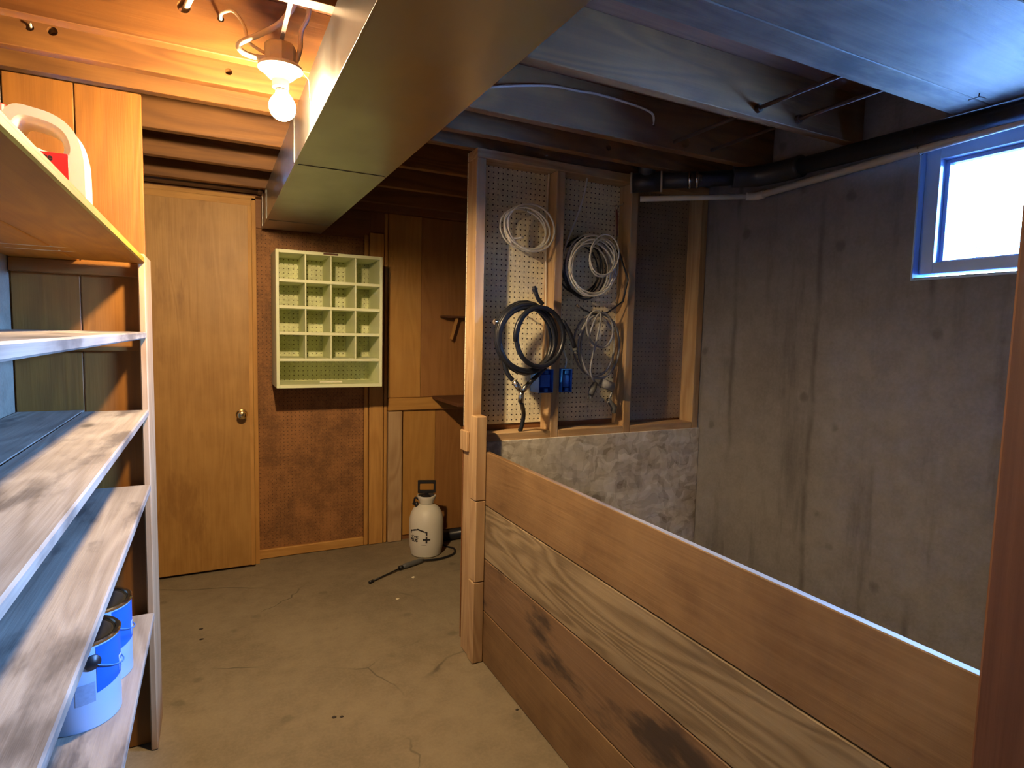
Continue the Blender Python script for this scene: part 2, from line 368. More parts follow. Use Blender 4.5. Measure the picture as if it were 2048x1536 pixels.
# joists (children of the ceiling)
def drilled(o, holes):
    bm = bmesh.new()
    for x, z, r in holes:
        c = bmesh.ops.create_cone(bm, cap_ends=True, segments=20, radius1=r, radius2=r, depth=0.2)
        bmesh.ops.rotate(bm, verts=c['verts'], matrix=Matrix.Rotation(PI / 2, 3, 'X'))
        bmesh.ops.translate(bm, verts=c['verts'], vec=(x, (o.location + base(o.parent)).y, z))
    cu = link('cutter_tmp', fin(bm, 'cutter'), None)
    md = o.modifiers.new('holes', 'BOOLEAN'); md.object = cu; md.operation = 'DIFFERENCE'; md.solver = 'EXACT'
    bpy.context.view_layer.update()
    me = bpy.data.meshes.new_from_object(o.evaluated_get(bpy.context.evaluated_depsgraph_get()))
    o.modifiers.clear(); o.data = me; bpy.data.objects.remove(cu)
JT = 0.037
jb = [-1.20, -0.83, -0.455, -0.08, 0.295, 0.67, 1.045, 1.42, 1.80, 2.01, 2.172, 2.55, 2.93, 3.31]
joists = {}
for yb in jb:
    joists[yb] = box('joist', XL - .144, XW, yb - JT, yb, ZJ, ZS, M_joist('x'), ceil, 0.002)
drilled(joists[2.01], [(-.403, 2.052, .0095), (-.356, 2.054, .0115), (.055, 2.040, .0095), (1.40, 2.04, .012)])
drilled(joists[1.80], [(-.05, 2.096, .015), (.033, 2.088, .008), (1.447, 2.072, .006), (1.60, 2.035, .02)])
drilled(joists[1.42], [(1.543, 2.026, .009), (1.729, 2.026, .009)])
# boards nailed under the joists, right of the duct
yy = 1.045
for i, wdt in enumerate((.094, .30, .30, .30, .30, .30, .30, .30, .30)):
    box('ceiling_board', 0.565, 1.990, yy - wdt + .002, yy, ZJ - .018, ZJ - .0005, M_ceilply('x'), ceil, 0.002); yy -= wdt

# window
win = sroot('window_1', (XW, (WY0 + WY1) / 2, WZ0))
def ring_box(nm, x0, x1, y0, y1, z0, z1, wd, mat, par, bot=None):
    bot = bot or wd
    box(nm, x0, x1, y0, y0 + wd, z0, z1, mat, par); box(nm, x0, x1, y1 - wd, y1, z0, z1, mat, par)
    box(nm, x0, x1, y0 + wd, y1 - wd, z1 - wd, z1, mat, par); box(nm, x0, x1, y0 + wd, y1 - wd, z0, z0 + bot, mat, par)
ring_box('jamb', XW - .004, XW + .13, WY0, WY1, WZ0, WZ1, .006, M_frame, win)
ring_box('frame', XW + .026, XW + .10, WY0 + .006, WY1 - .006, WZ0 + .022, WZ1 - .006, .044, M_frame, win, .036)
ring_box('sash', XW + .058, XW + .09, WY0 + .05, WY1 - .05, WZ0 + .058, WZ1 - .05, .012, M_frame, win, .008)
box('sill', XW + .002, XW + .026, WY0 + .006, WY1 - .006, WZ0 + .004, WZ0 + .010, plain('sill_grey', (.22, .22, .26), .5), win, .001)
box('pane', XW + .078, XW + .082, WY0 + .062, WY1 - .062, WZ0 + .066, WZ1 - .062, M_glass, win, 0)

# outside: a snowy slope with winter shrubs
bm = bmesh.new(); gx = [2.45, 4, 8, 16, 30, 60]
rows = [[bm.verts.new((x, y, 1.05 + (x - 2.45) * .145 + .05 * math.sin(y * .7 + x))) for y in (-60, -30, -10, -2, 2, 6, 12, 24, 45, 80)] for x in gx]
for i in range(len(gx) - 1):
    for j in range(9): bm.faces.new((rows[i][j], rows[i][j + 1], rows[i + 1][j + 1], rows[i + 1][j]))
struct(link('ground', fin(bm, 'ground'), M_snow, None, smooth=True))
def shrub(x, y, h, label):
    bm = bmesh.new()
    for k in range(40):
        a = random.uniform(0, 2 * PI); sp = random.uniform(.1, .9) * h; top = Vector((sp * math.cos(a), sp * math.sin(a), h * random.uniform(.6, 1)))
        bm_tube(bm, [Vector((0, 0, -.3)), top * .5 + Vector((0, 0, .1)), top], [.04, .03, .012], 4)
        for q in range(3):
            e = top * random.uniform(.5, .95); bm_tube(bm, [e, e + Vector((random.uniform(-.4, .4), random.uniform(-.4, .4), random.uniform(.1, .4)))], [.02, .008], 4)
    o = link('winter_shrub', fin(bm, 'winter_shrub'), M_twig, None, (x, y, 1.05 + (x - 2.45) * .145))
    return tag(o, label, 'shrub', 'shrubs outside the window')
shrub(26, 12.6, 1.0, 'bare grey winter shrub outside the window, nearest the left of the glass')
shrub(26, 11.2, 1.3, 'bare grey winter shrub outside the window, at the right edge of the photo')

# ---------------------------------------------------------------- back wall pieces
box('pegboard_panel', .18, .80, YB - .008, YB - .0005, .055, 1.84, M_peg_brown, wb)
box('upper_panel', .20, .84, YB - .007, YB - .0005, 1.842, 1.995, M_plyd('x'), wb)
box('base_strip', .18, .80, YB - .022, YB - .0005, 0.002, .055, M_trim('x'), wb, .004)
box('edge_strip', .802, .826, YB - .02, YB - .0005, .002, 1.86, M_trim('z'), wb, .003)
box('wall_stud', .832, .916, YB - .024, YB - .0005, .002, 1.875, M_trim('z'), wb, .003)
box('edge_strip', .922, .940, YB - .02, YB - .0005, .002, 1.995, M_trim('z'), wb, .003)
box('wall_stud', .946, 1.032, YB - .032, YB - .0005, .002, .815, M_stud('z'), wb, .003)
box('lower_panel', 1.045, 1.252, YB - .010, YB - .0005, .03, .82, M_ply('z'), wb)
box('lower_panel', 1.254, XW, YB - .008, YB - .0005, .03, .82, wood('ply_mid', (.27, .115, .03), (.40, .19, .055), 'z', grain=.3, knots=.3), wb)
box('upper_panel', .944, 1.146, YB - .024, YB - .0005, .90, 1.995, M_ply('z'), wb)
box('upper_panel', 1.148, XW, YB - .022, YB - .0005, .90, 1.995, wood('ply_mid', OR_D, OR_L, 'z'), wb)
box('batten', .944, XW, YB - .034, YB - .0005, .822, .898, M_ply('x'), wb, .003)
box('top_plate', XL, XW, YB - .06, YB - .0005, 1.997, ZS, M_plyd('x'), wb)

# wall shelf, bracket and floor pipe in the far corner
ws = thing('wall_shelf', 'small brown plank shelf on the back wall beyond the pegboard post', 'shelf', (1.6, 3.4, .88))
box('board', 1.222, XW - .005, 3.08, YB - .036, .888, .908, M_lower('x'), ws)
box('bracket', 1.70, 1.72, 3.25, YB - .036, .70, .887, M_lower('z'), ws)
hk = thing('wall_bracket', 'small dark wooden bracket high on the back wall above the plank shelf', 'bracket', (1.34, 3.51, 1.35))
box('arm', 1.27, 1.47, 3.44, YB - .026, 1.395, 1.407, M_lower('x'), hk)
st = box('brace', 1.335, 1.353, 3.46, 3.475, 1.26, 1.40, M_trim('z'), hk); st.rotation_euler = (0, math.radians(16), 0)
fp = thing('floor_pipe', 'dark grey pipe lying on the floor behind the white sprayer', 'pipe', (1.5, 3.44, 0))
tube('pipe_body', [(1.20, 3.40, .037), (XW - .02, 3.47, .037)], .034, M_rubber, fp, 20)
tube('end_collar', [(1.198, 3.40, .038), (1.235, 3.403, .038)], .037, M_grip, fp, 20)

bp = thing('ceiling_pipe', 'dark brown painted pipe above the door near the back wall', 'pipe', (-.1, 3.41, 2.03))
tube('pipe_body', [(XL - .1, 3.408, 2.030), (.235, 3.408, 2.030)], .034, plain('brown_paint', (.085, .045, .028), .3, var=.15), bp, 24)
tube('pipe_cap', [(.222, 3.408, 2.030), (.244, 3.408, 2.030)], .037, plain('brown_paint', (.085, .045, .028), .3), bp, 24)

# ---------------------------------------------------------------- door
dr = sroot('door_1', (-.14, 3.45, 0))
slab = box('slab', -.455, .192, 3.43, 3.464, .014, 1.968, M_door('z'), dr, .003)
box('edge_rail', -.455, .190, 3.4275, 3.4298, 1.935, 1.966, M_trim('x'), dr, .0005)
box('edge_stile', .172, .190, 3.4275, 3.4298, .014, 1.933, M_trim('z'), dr, .0005)
box('jamb', .194, .215, 3.47, YB, .0, 1.985, M_trim('z'), dr); box('jamb', -.478, -.456, 3.47, YB, 0, 1.985, M_trim('z'), dr)
box('head', -.455, .215, 3.47, YB, 1.972, 1.995, M_trim('x'), dr)
kb = lathe('knob', [(0, -.062), (.012, -.062), (.020, -.058), (.0235, -.048), (.022, -.038), (.013, -.030), (.010, -.022), (.011, -.012)], (.132, 3.43, .846), M_brass, slab, 24, (0, 1, 0))
lathe('rosette', [(.010, -.012), (.026, -.008), (.029, -.003), (.029, -.0002), (0, -.0002)], (.132, 3.4278, .846), M_brass, kb, 28, (0, 1, 0))

# ---------------------------------------------------------------- pigeonhole shelf on the back wall
ch = thing('pigeonhole_shelf', 'pale green wooden pigeonhole shelf with sixteen cells hung on the back wall', 'shelf', (.565, 3.38, .995))
cx0, cx1, cz0, cz1, cy0, cy1 = .291, .838, .995, 1.705, 3.250, YB - .030
box('side', cx0, cx0 + .016, cy0, cy1, cz0, cz1, M_green, ch); box('side', cx1 - .016, cx1, cy0, cy1, cz0, cz1, M_green, ch)
box('top', cx0 + .016, cx1 - .016, cy0, cy1, cz1 - .017, cz1, M_green, ch); box('bottom', cx0 + .016, cx1 - .016, cy0, cy1, cz0, cz0 + .018, M_green, ch)
box('back', cx0 + .016, cx1 - .016, cy1 - .005, cy1, cz0 + .018, cz1 - .017, M_peg_green, ch, 0)
zr = [cz1 - .155, cz1 - .290, cz1 - .425, cz1 - .562]
for z in zr: box('shelf', cx0 + .016, cx1 - .016, cy0 + .001, cy1 - .005, z - .008, z + .008, M_green, ch)
tops = [cz1 - .017] + [z - .008 for z in zr[:3]]
for r in range(4):
    for k in range(1, 4):
        x = cx0 + .016 + (cx1 - cx0 - .032) * k / 4
        box('divider', x - .004, x + .004, cy0 + .004, cy1 - .005, zr[r] + .008, tops[r], M_green, ch)
box('catch', .525, .600, cy0 - .004, cy0, cz1 - .012, cz1 - .003, M_lower('x'), ch)
so = box('wood_stick', .52, .64, 3.35, 3.358, cz0 + .0182, cz0 + .0262, plain('pale_stick', (.78, .76, .62), .6), None); tag(so, 'pale thin wood stick lying in the bottom tray of the green pigeonhole shelf', 'stick')

# ---------------------------------------------------------------- air duct
du = thing('air_duct', 'long galvanised sheet metal air duct under the joists', 'duct', (.40, 1.5, 1.84))
DX0, DX1, DZ0, DZ1 = .248, .550, 1.834, 1.997
cuts = [Y0, -.45, .80, 2.09, 3.20, YB - .062]
for a, b in zip(cuts, cuts[1:]): box('duct_section', DX0, DX1, a + .0005, b - .0005, DZ0, DZ1, M_galv, du, .0012)
for yv in cuts[1:-1]:
    box('drive_cleat', DX0 + .01, DX1 - .01, yv - .014, yv + .014, DZ0 - .0022, DZ0 - .0004, M_galv, du, .001)
    box('drive_cleat', DX0 - .004, DX0 - .0004, yv - .012, yv + .012, DZ0 + .004, DZ1 - .02, M_galv, du, .001)
box('hanger_strap', DX0 - .0035, DX0 - .0022, 3.425, 3.450, DZ0 + .002, 1.990, M_galv, du, 0)
box('seam_flange', DX0 - .0022, DX0 + .004, Y0, YB - .064, DZ0 - .002, DZ0 + .004, M_galv, du, .0005)

# ---------------------------------------------------------------- lamp
LX, LY = .166, 1.67
lm = thing('ceiling_lamp', 'bare lit bulb in a porcelain lampholder hung beside the duct', 'lamp', (LX, LY, 1.955))
lathe('junction_box', [(0, 2.016), (.036, 2.016), (.038, 2.012), (.038, 1.962), (.036, 1.960), (0, 1.960)], (LX, LY, 0), M_boxpl, lm, 8, smooth=False)
lathe('lampholder', [(.0, 1.966), (.050, 1.966), (.054, 1.962), (.054, 1.956), (.046, 1.952), (.030, 1.936), (.021, 1.930), (.020, 1.912), (.017, 1.910), (0, 1.910)], (LX, LY, 0), M_porc, lm, 36)
lathe('screw_base', [(0, 1.912), (.0135, 1.912), (.0138, 1.909), (.0128, 1.907), (.0138, 1.905), (.0138, 1.902), (0, 1.902)], (LX + .001, LY, 0), M_chrome, lm, 20)
bz = 1.868
lathe('bulb', [(0, bz - .036), (.011, bz - .034), (.021, bz - .0285), (.028, bz - .0205), (.032, bz - .010), (.0325, bz + .001), (.0305, bz + .009)], (LX + .004, LY, 0), M_bulb, lm, 16)
lathe('bulb_neck', [(.0305, bz + .009), (.0255, bz + .0185), (.0175, bz + .0285), (.0150, bz + .033), (.0146, bz + .036), (0, bz + .036)], (LX + .004, LY, 0), M_neck, lm, 16)
box('bar_hanger', LX - .005, LX + .005, 1.4215, 1.7625, 2.0165, 2.0185, M_rust, lm, 0)
box('lampholder_screw', LX + .022, LX + .030, LY - .030, LY - .026, 1.9485, 1.951, M_rust, lm, 0)
# pull chain end by the duct edge
pc = thing('pull_chain', 'short white pull cord hanging from the lampholder by the duct edge', 'cord', (.232, 1.66, 1.94))
tube('cord', [(.219, 1.655, 1.953), (.232, 1.655, 1.94), (.238, 1.655, 1.86)], .0008, M_cable, pc, 5)
lathe('cord_end', [(0, -.009), (.003, -.006), (.0022, .004), (0, .009)], (.238, 1.655, 1.853), M_white, pc, 10)

def cable(label, P, r, mat, k=7, name='electrical_cable', seg=8):
    return tag(tube(name, P, r, mat, None, seg, k), label, 'cable', None)
cable('cream cable looping down from a drilled joist hole to the lamp box', [(.033, 1.766, 2.088), (.035, 1.74, 2.092), (.06, 1.70, 2.085), (.082, 1.68, 2.05), (.092, 1.67, 2.010), (.11, 1.668, 1.996), (.1285, 1.67, 1.990)], .0040, M_tan_cable)
cable('thick white cable bent sharply on the left side of the lamp box', [(.206, 1.655, 2.164), (.200, 1.655, 2.12), (.165, 1.655, 2.064), (.119, 1.655, 2.026), (.080, 1.655, 2.000), (.069, 1.655, 1.985), (.080, 1.657, 1.974), (.105, 1.662, 1.972), (.131, 1.666, 1.976)], .0070, M_cable)
cable('white cable dropping down between the duct and the lamp box', [(.238, 1.665, 2.164), (.237, 1.665, 2.13), (.231, 1.665, 2.095), (.216, 1.665, 2.060), (.214, 1.667, 2.022), (.208, 1.668, 1.996), (.203, 1.67, 1.982)], .0060, M_cable)
cable('pale conduit end poking out of a joist hole at the top of the photo', [(-.05, 1.80, 2.098), (-.035, 1.74, 2.108), (.02, 1.60, 2.150), (.05, 1.55, 2.163)], .0078, M_cable)
cable('short white cable stub in the leftmost joist hole', [(-.402, 1.985, 2.053), (-.399, 1.963, 2.057)], .003, M_cable, 0)
cable('white cable strung along the joists right of the duct', [(.555, 1.75, 2.03), (.66, 1.755, 2.05), (.77, 1.755, 2.066), (.88, 1.754, 2.092), (1.008, 1.754, 2.117), (1.105, 1.755, 2.121), (1.186, 1.754, 2.126), (1.314, 1.754, 2.122), (1.427, 1.755, 2.108), (1.447, 1.768, 2.073)], .0042, M_cable)

# ---------------------------------------------------------------- shelving unit
su = thing('shelving_unit', 'tall rough pine shelving unit with five shelves along the left wall', 'shelves', (-.32, 1.0, 0))
SX0, SX1, SY1, SY0 = XL + .004, -.170, 2.055, -.9
YP = 2.060
xm = -.330
box('end_plank', SX0, xm - .0015, YP, YP + .02, .002, 1.962, M_pine('z'), su, .0015)
box('end_plank', xm + .0015, SX1 - .002, YP, YP + .02, .002, 1.962, M_pine('z'), su, .0015)
box('post', -.1885, -.1695, 2.018, 2.20, 0.001, 1.506, M_stud('z'), su, .003)
shelves = [(1.478, 1.497), (1.264, 1.283), (1.037, 1.056), (.812, .833), (.420, .440)]
for i, (a, b) in enumerate(shelves):
    mt = wood('top_shelf', (.34, .13, .006), (.52, .23, .010), 'y', grain=.35, knots=.5) if i == 0 else M_shelf('y')
    box('shelf_plank', SX0, xm - .001, SY0, YP - .002, a, b, mt, su, .002); box('shelf_plank', xm + .001, SX1, SY0, 2.017, a, b, mt, su, .003)
    box('cleat', SX0, SX1 - .020, YP - .019, YP - .0005, a - .038, a - .0005, M_pine('x'), su)
    box('cleat', SX0, SX1 - .020, SY0 + .02, SY0 + .04, a - .038, a - .0005, M_pine('x'), su)
box('end_plank', SX0, SX1 - .002, SY0, SY0 + .02, .002, 1.9, M_pine('z'), su)

# paint cans
def paint_can(x, y, z, label, rot):
    t_ = thing('paint_can', label, 'paint can', (x, y, z), 'paint cans on the bottom shelf')
    R = .0795
    lathe('body', [(0, .0), (R - .002, 0), (R, .003), (R, .182), (R - .001, .183)], (x, y, z), M_can, t_, 48)
    lathe('rim', [(R - .001, .180), (R + .0025, .182), (R + .003, .187), (R + .0005, .1895), (R - .006, .189), (R - .009, .184), (R - .010, .183)], (x, y, z), M_chrome, t_, 48)
    lathe('lid', [(0, .1815), (R - .020, .1815), (R - .016, .184), (R - .012, .1835), (R - .009, .1862), (R - .0095, .1842)], (x, y, z), M_lid, t_, 48)
    bm = bmesh.new(); n = 30; rr = R + .0006; a0, a1 = math.radians(-56) + rot, math.radians(95) + rot
    top = []; bot = []
    for i in range(n + 1):
        f_ = i / n; a = a0 + (a1 - a0) * f_; zb = .076 + .012 * math.sin(f_ * PI * .8)
        bot.append(bm.verts.new((rr * math.cos(a), rr * math.sin(a), zb))); top.append(bm.verts.new((rr * math.cos(a), rr * math.sin(a), .178)))
    for i in range(n): bm.faces.new((bot[i], bot[i + 1], top[i + 1], top[i]))
    bl_ = link('blue_label', fin(bm, 'blue_label'), M_canblue, t_, (x, y, z), True)
    lathe('grey_patch', [(rr, .060), (rr, .104)], (x, y, z), M_greylab, t_, 8, ang=(math.radians(-84) + rot, math.radians(-58) + rot))
    me = wrap(text_mesh('R', .050, .0003), R + .001, math.radians(-14) + rot, .092); link('lettering', me, M_can, bl_, (x, y, z))
    ea = math.radians(-61) + rot; ed = Vector((math.cos(ea), math.sin(ea), 0)); ep = Vector((x, y, z + .147)) + ed * R
    er = lathe('ear', [(0, .009), (.006, .009), (.010, .006), (.016, .003), (.0165, 0), (0, 0)], ep, M_black, t_, 24, ed)
    P = []
    for i in range(21):
        u = i / 20; a = ea + PI * u; P.append(Vector((x, y, z + .147)) + Vector((math.cos(a), math.sin(a), 0)) * (R + .006) + Vector((0, 0, -.045 * math.sin(PI * u) ** .8)))
    tube('bail_handle', P, .0016, plain('blue_wire', (.06, .2, .5), .4), t_, 6)
    eb = Vector((x, y, z + .147)) - ed * R; lathe('ear', [(0, .009), (.006, .009), (.010, .006), (.016, .003), (.0165, 0), (0, 0)], eb, M_black, t_, 24, -ed)
    return t_
paint_can(-.277, 1.535, .4402, 'blue and white paint can on the bottom shelf, nearer the camera', 0)
paint_can(-.272, 1.702, .4402, 'blue and white paint can on the bottom shelf, farther one beside the post', math.radians(2))

# jug on the top shelf
jg = thing('plastic_jug', 'white plastic jug with moulded handle and red label on the top shelf', 'jug', (-.36, 1.72, 1.4975))
def curve_solid(name, outer, holes, depth, bev, y, mat, parent):
    cu = bpy.data.curves.new(name, 'CURVE'); cu.dimensions = '2D'; cu.fill_mode = 'BOTH'; cu.extrude = depth - bev; cu.bevel_depth = bev; cu.bevel_resolution = 3; cu.offset = -bev
    for pts in [outer] + holes:
        s = cu.splines.new('POLY'); s.points.add(len(pts) - 1); s.use_cyclic_u = True
        for q, p in zip(s.points, pts): q.co = (p[0], p[1], 0, 1)
    o = bpy.data.objects.new('tmp', cu); C.objects.link(o); bpy.context.view_layer.update()
    me = bpy.data.meshes.new_from_object(o.evaluated_get(bpy.context.evaluated_depsgraph_get())); bpy.data.objects.remove(o)
    me.transform(Matrix.Rotation(PI / 2, 4, 'X')); ob = link(name, me, mat, parent, (0, y, 0), True)
    try: ob.data.set_sharp_from_angle(angle=math.radians(35))
    except Exception: pass
    return ob
jo = [(-.262, 1.499), (-.2585, 1.52), (-.2585, 1.66), (-.262, 1.70), (-.272, 1.735), (-.290, 1.757), (-.315, 1.770), (-.345, 1.776), (-.372, 1.779), (-.384, 1.772), (-.395, 1.757), (-.412, 1.752), (-.446, 1.750), (-.456, 1.735), (-.460, 1.70), (-.460, 1.52), (-.457, 1.499)]
jh = [(-.372, 1.748), (-.360, 1.757), (-.320, 1.750), (-.298, 1.738), (-.288, 1.720), (-.287, 1.704), (-.296, 1.695), (-.330, 1.703), (-.372, 1.717), (-.380, 1.728)]
def dense(p): return smooth_path([(-.460 + (a + .460) * .925, b - .006, 0) for a, b in p], 4, True)
curve_solid('jug_body', [tuple(q[:2]) for q in dense(jo)], [[tuple(q[:2]) for q in dense(jh)]], .045, .014, 1.765, M_white, jg)
lathe('cap', [(0, .047), (.017, .047), (.0205, .044), (.021, .0), (.0175, 0)], (-.427, 1.765, 1.7455), M_red, jg, 28)
lb = box('label', -.445, -.290, 1.7188, 1.7200, 1.53, 1.690, M_red, jg, .0005)
for s, x, z, sz, mt in (('te', -.336, 1.672, .021, M_ink), ('o', -.315, 1.633, .028, M_white)):
    me = text_mesh(s, sz, .0003, .0006); me.transform(Matrix.Rotation(PI / 2, 4, 'X')); link('lettering', me, mt, lb, (x, 1.7184, z))

# ---------------------------------------------------------------- stud partition with pegboard
sp = thing('stud_partition', 'open stud partition backed with tan pegboard, orange framing facing the camera', 'partition', (1.48, 2.15, 0))
SF, SB = 2.110, 2.196
box('stud', .900, .938, SF, SB, .002, 1.962, M_stud('z'), sp, .002)
for x in (1.252, 1.628, 2.034): box('stud', x, x + .038, SF, SB, .002, 1.962, M_stud('z'), sp, .002)
box('top_plate', .900, XW - .002, SF - .002, SB, 1.963, ZJ - .002, M_stud('x'), sp, .002)
for a, b in ((.939, 1.251), (1.291, 1.627), (1.667, 2.033)): box('mid_plate', a, b, SF, SB, .868, .906, M_stud('x'), sp, .002)
box('bottom_plate', .939, XW - .002, SF + .001, SB, .002, .038, M_stud('x'), sp, .002)
box('pegboard', .900, 1.648, SB + .0005, SB + .006, .930, 1.998, M_peg_tan, sp, 0)
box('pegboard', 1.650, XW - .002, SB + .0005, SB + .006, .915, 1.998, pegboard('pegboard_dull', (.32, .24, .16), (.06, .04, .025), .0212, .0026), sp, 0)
box('backing_panel', .900, XW - .002, SB + .0065, SB + .012, .04, .925, M_plyd('x'), sp, 0)
box('osb_panel', .940, XW - .002, SF - .012, SF - .0005, .04, .876, M_osb, sp, .001)

# ---------------------------------------------------------------- plank divider
pd = thing('plank_divider', 'low divider of wide horizontal planks between aisle and bin', 'divider', (.945, 1.2, 0))
PX0, PX1 = .938, .957
for (a, b, mt) in ((.637, .845, M_board_a('y')), (.424, .633, M_board_b('y')), (.213, .420, M_board_c('y')), (.003, .209, M_board_a('y'))):
    box('plank', PX0, PX1, .30, 2.1, a, b, mt, pd, .002)
for (a, b, dx) in ((.002, .33, 0), (.332, .655, .003), (.657, .985, 0)):
    box('nailer', .892 + dx, .937, 2.052, 2.108, a, b, M_stud('z'), pd, .003)
box('block', .886, .8995, 2.135, 2.20, .835, .915, M_stud('z'), pd, .002)
nps = thing('corner_post', 'dark brown near post at the right edge of the photo', 'post', (.95, .3, 0))
box('board', .919, .9375, .304, .396, .002, ZJ - .02, M_lower('z'), nps, .004)
box('board', .915, .9375, .14, .296, .002, ZJ - .02, M_lower('z'), nps, .004)
box('stud', .958, 1.0, .30, .39, .002, ZJ - .02, M_lower('z'), nps, .003)

# ---------------------------------------------------------------- pipes
dp = thing('drain_pipe', 'black plastic drain pipe running under the joists along the concrete wall', 'pipe', (2.0, 1.2, 1.95))
T = Vector((1.655, 2.050, 1.957)); W = Vector((1.935, 1.815, 1.964)); E2 = Vector((2.015, 1.63, 1.966)); E3 = Vector((2.025, -.9, 1.935))
d1 = (W - T).normalized()
tube('pipe', [T, W], .031, M_abs, dp, 24)
tube('pipe', [E2, E3], .031, M_abs, dp, 24)
tube('elbow', smooth_path([W - d1 * .02, W + d1 * .02, (W + E2) / 2 + Vector((.02, .03, 0)), E2 + Vector((0, .03, 0)), E2 + Vector((0, -.05, 0))], 5), .041, M_abs, dp, 24)
tube('tee', [T - d1 * .06, T + d1 * .06], .040, M_abs, dp, 24)
tube('tee_branch', [T + Vector((0, 0, .02)), T + Vector((0, 0, .12))], .036, M_abs, dp, 20)
for s_ in (-1, 1): tube('hub_ring', [T + d1 * (.058 * s_), T + d1 * (.066 * s_)], .0425, plain('hub_cream', (.5, .42, .3), .5), dp, 24)
K = T + d1 * .19
tube('clamp', [K - d1 * .024, K + d1 * .024], .0335, M_black, dp, 24)
for s_ in (-.015, .015): tube('clamp_band', [K + d1 * (s_ - .005), K + d1 * (s_ + .005)], .0352, M_chrome, dp, 24)
box('clamp_screw', K.x - .012, K.x + .012, K.y - .045, K.y - .034, K.z - .012, K.z + .012, M_chrome, dp, .002)
wp = thing('water_pipe', 'thin white water pipe bending from the stud along the concrete wall', 'pipe', (1.9, 1.9, 1.9))
A_, B_, D_ = Vector((1.662, 2.096, 1.897)), Vector((2.03, 1.80, 1.897)), Vector((2.038, -.9, 1.99))
tube('pipe', [A_, B_], .0115, M_cable, wp, 16); tube('pipe', [B_, D_], .0135, M_pvc, wp, 16)
tube('elbow', smooth_path([B_ - (B_ - A_).normalized() * .04, B_, B_ + (D_ - B_).normalized() * .04], 5), .0165, M_pvc, wp, 16)
for yv, zt in ((1.16, 2.0), (.85, 2.0)):
    zz = B_.z + (D_.z - B_.z) * (B_.y - yv) / (B_.y - D_.y)
    ring = [(2.036 + .016 * math.cos(a), yv, zz + .016 * math.sin(a)) for a in (i * PI / 6 for i in range(13))]
    tube('hanger_wire', ring, .0014, M_rust, wp, 5); tube('hanger_wire', [(2.02, yv, zz), (1.982, yv, zz + .05), (1.985, yv, ZJ - .019)], .0012, M_rust, wp, 5)
for x, lb in ((1.543, 'thin rusty rod between the right joists, left one of the pair'), (1.729, 'thin rusty rod between the right joists, right one of the pair nearer the window')):
    rd = thing('iron_rod', lb, 'rod', (x, 1.2, 2.026), 'iron rods between the joists')
    tube('rod', [(x, 1.05, 2.026), (x, 1.76, 2.026)], .0065, M_rust, rd, 10); lathe('collar', [(0, -.012), (.013, -.012), (.014, 0), (0, .001)], (x, 1.3825, 2.026), M_rust, rd, 12, (0, 1, 0))
bn = thing('bent_nail', 'bent nail sticking out of the ceiling board near the window', 'nail', (1.86, .93, 1.982))
tube('nail', [(1.87, .925, 1.983), (1.868, .925, 1.972), (1.84, .935, 1.962)], .0015, M_rust, bn, 6); tube('nail', [(1.87, .925, 1.974), (1.885, .915, 1.968)], .0013, M_rust, bn, 6)

# ---------------------------------------------------------------- things hanging on the pegboard
PY = SB
def loops(cx, cz, rx, rz, n, y0, y1, jit=.008, start=PI / 2, drift=(0, 0), per=22, tilt=0.0, extra=0.0):
    P = []; tot = int(n * per) + 1; jx = [random.uniform(-jit, jit) for _ in range(int(n) + 2)]; jz = [random.uniform(-jit, jit) for _ in range(int(n) + 2)]
    for i in range(tot):
        u = i / per; k = int(u); f_ = u - k; w_ = lambda a: a[k] * (1 - f_) + a[k + 1] * f_
        a = start + 2 * PI * u; ax = cx + w_(jx) + drift[0] * i / tot; az = cz + w_(jz) * 1.0 + drift[1] * i / tot
        x = (rx + w_(jz) * .6) * math.cos(a); z = (rz + w_(jx) * .6) * math.sin(a)
        P.append(Vector((ax + x * math.cos(tilt) - z * math.sin(tilt), y0 + (y1 - y0) * (.5 + .5 * math.sin(u * 2.1)), az + x * math.sin(tilt) + z * math.cos(tilt))))
    return P
def hook(x, z, par, y=None):
    tube('peg_hook', [(x, SB + .002, z + .01), (x, SB - .02, z + .006), (x, SB - .075, z), (x, SB - .08, z + .012)], .0022, M_chrome, par, 6)
c1 = thing('cable_coil', 'small coil of white cable tied with a knot, top left on the pegboard', 'cable coil', (1.165, 2.16, 1.73), 'coils hanging on the pegboard')
tube('cable', loops(1.128, 1.716, .098, .086, 4.5, 2.150, 2.100, .012, tilt=-.25), .0040, M_cable, c1, 6)
tube('tie', [(1.034, 2.115, 1.70), (1.044, 2.110, 1.672), (1.057, 2.115, 1.658), (1.047, 2.125, 1.69), (1.034, 2.115, 1.70)], .006, M_cable, c1, 6, 3)
tube('cable_tail', [(1.047, 2.112, 1.675), (1.07, 2.105, 1.676), (1.10, 2.100, 1.682)], .0045, M_cable, c1, 6, 3)
hook(1.12, 1.785, c1)
c2 = thing('cable_coil', 'large coil of white cable mixed with grey, top right on the pegboard', 'cable coil', (1.49, 2.16, 1.6), 'coils hanging on the pegboard')
tube('cable', loops(1.452, 1.586, .112, .122, 8.0, 2.165, 2.105, .022, drift=(.01, .012), tilt=.1), .0036, M_cable, c2, 6)
tube('cable', loops(1.480, 1.640, .070, .080, 3.0, 2.100, 2.090, .012, tilt=-.25), .0034, M_cable, c2, 6)
hook(1.46, 1.70, c2)
c2b = thing('cable_coil', 'coil of black cable tucked behind the large white coil', 'cable coil', (1.47, 2.18, 1.6), 'coils hanging on the pegboard')
